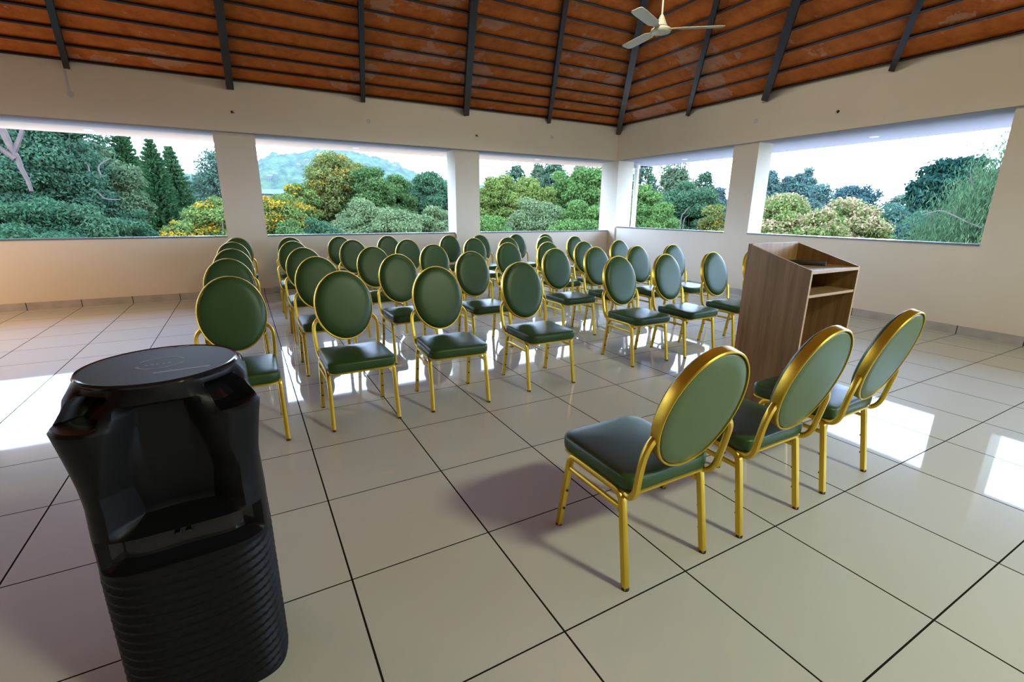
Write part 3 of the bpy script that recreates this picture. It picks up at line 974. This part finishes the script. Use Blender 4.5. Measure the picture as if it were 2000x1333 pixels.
TREES = [
    (-8.14, 26.90, 5.93, 2.46, 'gum', 'gum_tree', 'tall tree with forked bare tan trunk at the outer end of the first opening'),
    (-8.29, 33.85, 5.28, 2.29, 'dark', 'broadleaf_tree', 'dense dark green tree beside the forked tan trunk'),
    (-5.98, 29.10, 4.15, 1.49, 'grey', 'broadleaf_tree', 'grey-green loose tree with pale bare branches, before the conifers'),
    (-11.01, 55.84, 7.79, 1.61, 'sparse', 'broadleaf_tree', 'sparse airy tree rising against the sky beside the conifers'),
    (-9.35, 56.11, 8.21, 2.11, 'conifer', 'conifer', 'conifer partly hidden behind the grey-green tree, first of three conifers'),
    (-6.38, 47.93, 6.64, 1.69, 'conifer', 'conifer', 'tallest pointed conifer with tiered branches, middle of three conifers'),
    (-5.51, 51.43, 6.54, 1.94, 'conifer2', 'conifer', 'slender conifer nearest the first column, last of three conifers'),
    (-2.00, 60.13, 7.87, 2.67, 'feather', 'feathery_tree', 'feathery pale tree against the sky beside the first column'),
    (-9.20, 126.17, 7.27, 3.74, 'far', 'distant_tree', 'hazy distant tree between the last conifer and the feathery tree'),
    (-1.82, 24.42, 2.01, 1.49, 'yellow', 'flowering_tree', 'yellow flowering tree low in the corner of the first opening'),
    (-3.18, 22.62, 0.99, 0.78, 'yellow', 'flowering_shrub', 'small yellow flowering shrub at the sill below the conifers'),
    (-6.79, 20.22, 1.60, 1.96, 'dark', 'shrub', 'dark green shrub mass at the sill under the forked trunk'),
    (-5.55, 21.40, 1.50, 1.35, 'dark2', 'shrub', 'blue-green shrub at the sill below the pale branches'),
    (-4.34, 22.48, 1.38, 1.22, 'dark', 'shrub', 'dark shrub at the sill in front of the conifers'),
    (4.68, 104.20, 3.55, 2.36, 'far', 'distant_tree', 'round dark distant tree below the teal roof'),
    (1.67, 34.56, 2.34, 1.74, 'yellow', 'flowering_tree', 'orange-yellow flowering tree beside the first column in the hill opening'),
    (3.86, 42.89, 3.40, 1.42, 'yellow', 'flowering_tree', 'golden topped tree left of the tall olive tree'),
    (6.61, 44.24, 6.12, 2.27, 'olive', 'olive_tree', 'tall olive and gold tree standing in front of the hill'),
    (9.48, 47.15, 5.67, 1.44, 'olive', 'olive_tree', 'thin gold-tipped tree just behind the tall olive tree'),
    (9.28, 41.97, 4.86, 2.08, 'mid', 'broadleaf_tree', 'bushy green tree in the middle of the hill view'),
    (12.23, 44.72, 4.56, 1.71, 'mid', 'broadleaf_tree', 'green tree with a bare trunk under the hill slope'),
    (15.76, 45.37, 5.21, 2.49, 'mid2', 'broadleaf_tree', 'dark green spreading tree beside the middle column'),
    (5.08, 27.23, 1.97, 1.89, 'pale', 'shrub', 'pale green rounded bush at the sill under the olive tree'),
    (6.63, 25.10, 1.65, 1.60, 'pale', 'shrub', 'pale green feathery bush at the sill in the hill view'),
    (9.16, 26.07, 1.68, 1.49, 'pale', 'shrub', 'pale green bush touching the middle column'),
    (2.64, 24.21, 1.04, 1.30, 'dark2', 'shrub', 'blue-green low bush below the tall olive tree'),
    (1.05, 23.52, 1.05, 1.17, 'mid', 'shrub', 'green bush at the sill below the orange-yellow tree'),
    (34.35, 61.08, 7.92, 1.89, 'sparse', 'tall_tree', 'airy tall tree breaking the skyline in the third opening'),
    (37.99, 60.89, 8.24, 1.78, 'tallg', 'tall_tree', 'grey-green tall tree behind the round crowns of the third opening'),
    (37.02, 55.45, 8.02, 1.79, 'sparse', 'tall_tree', 'thin tall tree behind the bright crown, third opening'),
    (37.94, 50.63, 7.44, 1.95, 'tallg', 'tall_tree', 'bluish tall tree behind the corner column'),
    (19.65, 38.12, 4.49, 2.08, 'lime', 'broadleaf_tree', 'yellow-green round crown beside the middle column, third opening'),
    (21.14, 35.33, 4.19, 2.18, 'lime', 'broadleaf_tree', 'broad yellow-green crown in the middle of the third opening'),
    (25.44, 36.59, 4.91, 1.87, 'bright', 'broadleaf_tree', 'bright green crown reaching up to the soffit, third opening'),
    (25.47, 32.34, 5.05, 1.97, 'bright', 'broadleaf_tree', 'bright green tree close to the corner column'),
    (17.22, 27.76, 2.37, 2.18, 'pale', 'broadleaf_tree', 'soft green tree with thin stems in the middle of the third opening'),
    (12.17, 24.76, 1.25, 1.33, 'bright', 'shrub', 'rounded green bush at the sill beside the middle column'),
    (18.78, 24.62, 2.18, 1.92, 'bright', 'broadleaf_tree', 'leafy bright green tree at the sill by the corner column'),
    (15.80, 22.59, 1.00, 1.09, 'bright', 'shrub', 'small bright bush at the sill in the third opening'),
    (46.23, 48.05, 7.43, 2.01, 'sparse', 'tall_tree', 'dark sparse tall tree behind the white drain pipe'),
    (41.58, 38.23, 6.78, 3.58, 'tallg', 'tall_tree', 'large grey-green tall tree filling the corner opening'),
    (47.49, 39.23, 6.28, 1.44, 'sparse', 'tall_tree', 'slender leafy tree against the sky in the corner opening'),
    (22.88, 23.33, 3.14, 1.22, 'bright', 'broadleaf_tree', 'bright green tree just beside the white drain pipe'),
    (21.30, 20.09, 2.04, 1.03, 'bright', 'shrub', 'rounded bright bush at the sill of the corner opening'),
    (33.80, 29.09, 4.15, 2.40, 'mid2', 'broadleaf_tree', 'blue-green tree with pale bare stems in the corner opening'),
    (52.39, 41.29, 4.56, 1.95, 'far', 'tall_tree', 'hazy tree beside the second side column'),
    (27.09, 21.21, 2.02, 1.03, 'olive', 'shrub', 'yellowish bush beside the side column in the corner opening'),
    (61.51, 40.30, 7.06, 2.04, 'tallb', 'tall_tree', 'blue-green narrow tree beside the side column, first of the skyline group'),
    (64.08, 39.46, 6.35, 1.78, 'tallb', 'tall_tree', 'thin blue-green tree, second of the skyline group'),
    (63.27, 37.52, 6.58, 1.73, 'tallb', 'tall_tree', 'blue-green tree with a split tip, third of the skyline group'),
    (65.28, 37.47, 7.30, 1.48, 'tallb', 'tall_tree', 'tallest narrow tree of the skyline group'),
    (61.70, 33.44, 4.91, 2.62, 'tallb', 'tall_tree', 'lower sloping tree ending the skyline group'),
    (20.77, 12.52, 2.20, 1.71, 'cream', 'blossom_tree', 'cream and pink blossoming tree beside the second side column'),
    (20.07, 10.36, 1.66, 1.30, 'cream', 'blossom_tree', 'low cream blossoming tree at the sill behind the lectern'),
    (25.06, 11.81, 2.14, 1.83, 'cream', 'blossom_tree', 'cream blossoming tree in the middle of the widest opening'),
    (69.36, 33.45, 5.22, 2.78, 'far2', 'round_tree', 'round dark tree alone on the skyline of the widest opening'),
    (65.28, 25.95, 3.89, 2.77, 'feather', 'feathery_tree', 'flat-topped lacy tree on the skyline of the widest opening'),
    (33.49, 13.85, 1.93, 2.17, 'blue', 'broadleaf_tree', 'hazy blue-green tree between the blossoms and the weeping tree'),
    (30.98, 11.00, 1.67, 1.25, 'blue', 'broadleaf_tree', 'dark blue-green tree below the lacy skyline tree'),
    (42.47, 14.22, 5.27, 2.16, 'darkb', 'dark_tree', 'dark layered tree rising behind the weeping tree'),
    (19.38, 5.58, 2.81, 1.51, 'weep', 'weeping_tree', 'weeping fine-leaved tree with bare twigs at the end of the widest opening'),
    (18.04, 4.13, 4.12, 1.29, 'weep', 'weeping_tree', 'overhanging tree whose twigs hang beside the end of the widest opening'),
    (27.66, 3.92, 3.09, 2.23, 'dark', 'broadleaf_tree', 'large green tree outside the opening beyond the solid wall'),
]
ROOT = {}
for i, (x, y, zt, hw, kind, name, label) in enumerate(TREES):
    ROOT[i] = tree(x, y, zt, hw, kind, name, label, 100 + i)

struct(MB().box(-420, 520, 10.5, 620, GZ - .3, GZ).build('ground', leaf_mat('meadow', (.035, .038, .022), (.035, .038, .022), 0)))
struct(MB().box(9.6, 520, -260, 10.5, GZ - .3, GZ).build('ground', bpy.data.materials['meadow']))

# bare limbs that show in front of the foliage
def limbs(i, material, paths):
    mb = MB()
    o = ROOT[i]
    for pts, r0, r1 in paths:
        P = smooth_path([Vector(p) - o.location for p in pts], 5)
        k = len(P)
        mb.tube(P, [r0 + (r1 - r0) * q / (k - 1) for q in range(k)], 8)
    mb.build('limb', material, o)
limbs(0, 'bark_tan', [([(-7.2, 22.7, 1.95), (-7.23, 22.69, 2.33), (-7.31, 22.67, 2.7), (-7.35, 22.66, 3.06), (-7.43, 22.63, 3.36), (-7.53, 22.61, 3.92), (-7.6, 22.59, 4.15)], .055, .12),
    ([(-7.4, 22.64, 3.23), (-7.13, 22.72, 3.8), (-6.97, 22.76, 4.31)], .095, .045),
    ([(-7.4, 22.64, 3.03), (-7.69, 22.56, 3.33), (-7.92, 22.49, 3.63)], .11, .055)])
limbs(2, 'bark_pale', [([(-6.96, 25.85, 2.09), (-6.44, 25.96, 2.45), (-6.02, 26.05, 2.55), (-5.63, 26.12, 2.74)], .05, .02),
    ([(-5.8, 26.09, 2.69), (-5.8, 26.09, 3.1), (-5.38, 26.16, 3.44)], .045, .02),
    ([(-6.16, 26.02, 2.67), (-6.14, 26.02, 3.08), (-6.28, 26.0, 3.37)], .045, .02),
    ([(-6.01, 25.64, 2.15), (-5.74, 25.69, 1.78), (-5.25, 25.78, 1.75)], .05, .02)])
limbs(44, 'bark_pale', [([(30.85, 27.29, -0.61), (30.88, 27.26, 1.04), (31.04, 27.08, 1.44), (31.19, 26.9, 1.85)], .065, .03),
    ([(31.0, 27.12, -0.4), (31.03, 27.09, 0.83), (31.23, 26.86, 1.24)], .055, .02)])
limbs(60, 'bark_pale', [([(17.07, 4.05, 0.96), (17.01, 4.26, 1.05), (16.9, 4.63, 1.22), (16.78, 4.97, 1.42), (16.69, 5.25, 1.53), (16.56, 5.6, 1.41)], .03, .01)])

# land and wooded hill
def hill_z(x, y):
    px = [-200, -104, -91, -82, -61, -53, -41, -20, 0, 13, 23, 39, 52, 76, 93, 110, 124, 140, 175, 215, 300]
    pz = [44, 45.5, 46, 40, 33.5, 30, 23, 21, 25, 31.4, 36, 38, 41.6, 42, 39, 34.6, 28.5, 26, 22, 17, 12]
    t = x * 380 / y
    q = np.clip((y - 230) / 150, 0, 1)
    return GZ + (np.interp(t, px, pz) - GZ) * q * q * (3 - 2 * q)
nx_, ny_ = 190, 110
gx, gy = np.meshgrid(np.linspace(-240, 330, nx_), np.linspace(229, 560, ny_))
rg = np.random.default_rng(9)
gz = hill_z(gx, gy) + rg.normal(size=gx.shape) * 1.0 * np.clip((gy - 235) / 40, 0, 1)
hv = np.stack([gx, gy, gz], -1).reshape(-1, 3)
hf = [(j * nx_ + i, j * nx_ + i + 1, (j + 1) * nx_ + i + 1, (j + 1) * nx_ + i) for j in range(ny_ - 1) for i in range(nx_ - 1)]
M['woods'] = mat('wooded_hill', (.05, .09, .04), 1.0, 0, 0)
n = N(M['woods'])
n.link(n.ramp(n.noise(.16, 6, n.obj(), .75), [(.38, (.010, .022, .008)), (.52, (.030, .052, .018)), (.68, (.070, .088, .034))]), n.p.inputs['Base Color'])
struct(MB().add(hv.tolist(), hf, True).build('hill', 'woods', None, 180))
M['limewash'] = mat('white_render', (.055, .045, .036), .8)
M['teal_roof'] = mat('teal_sheet_roof', (.016, .045, .035), .7)
M['clay_roof'] = mat('clay_roof', (.06, .02, .01), .8)
def house(x, y, z, wx, wy, hh, roof, label, group=None, ridge=.9):
    h = tag(empty('house', (x, y, z)), label, 'house', group)
    MB().box(-wx / 2, wx / 2, -wy / 2, wy / 2, -4, hh).build('walls', 'limewash', h)
    e = .4
    vs = [(-wx / 2 - e, -wy / 2 - e, hh), (wx / 2 + e, -wy / 2 - e, hh), (wx / 2 + e, wy / 2 + e, hh), (-wx / 2 - e, wy / 2 + e, hh), (-wx / 2 + .5, 0, hh + ridge), (wx / 2 - .5, 0, hh + ridge)]
    MB().add(vs, [(3, 2, 1, 0), (0, 1, 5, 4), (2, 3, 4, 5), (1, 2, 5), (3, 0, 4)]).build('roof', roof, h)
    return h
for x, y, z in ((39.8, 337.5, 30.3), (34.2, 332.1, 26.9), (20.0, 319.3, 20.2), (16.9, 318.5, 18.9), (98.2, 355.5, 32.8), (98.6, 349.6, 30.6), (52.1, 323.2, 25.7)):
    house(x, y, z - .9, 2.3, 2.0, 1.7, 'limewash', 'tiny white house on the hazy hillside', 'houses on the hill')
house(6.6, 148, GZ + 9.4, 9.5, 7, 3.9, 'teal_roof', 'pale building with teal roof at the foot of the hill', None, 1.3)
house(-13.6, 88.0, GZ + 10.6, 4.5, 4, 2.6, 'clay_roof', 'pale house with clay roof glimpsed between the conifers', None, .9)
fr = tag(empty('post_frame', (3.9, 100.0, GZ)), 'white post and beam frame below the teal roof', 'frame')
for x in (-1.3, -.1, 1.5): MB().box(x - .12, x + .12, -.12, .12, 0, 9.7).build('post', 'limewash', fr)
MB().box(-1.6, 1.8, -.12, .12, 9.55, 9.8).build('beam', 'limewash', fr)

# thin haze over the valley
hz = bpy.data.materials.new('valley_haze')
hz.use_nodes = True
t = hz.node_tree
t.nodes.clear()
vo = t.nodes.new('ShaderNodeOutputMaterial')
vs_ = t.nodes.new('ShaderNodeVolumeScatter')
vs_.inputs['Color'].default_value = (.72, .80, 1.0, 1)
vs_.inputs['Density'].default_value = .00040
t.links.new(vs_.outputs[0], vo.inputs['Volume'])
o = MB().box(-235, 325, 155, 570, GZ + .1, 75).build('valley_haze', hz)
tag(o, 'thin blue haze lying over the valley before the hill', 'haze', None, 'stuff')
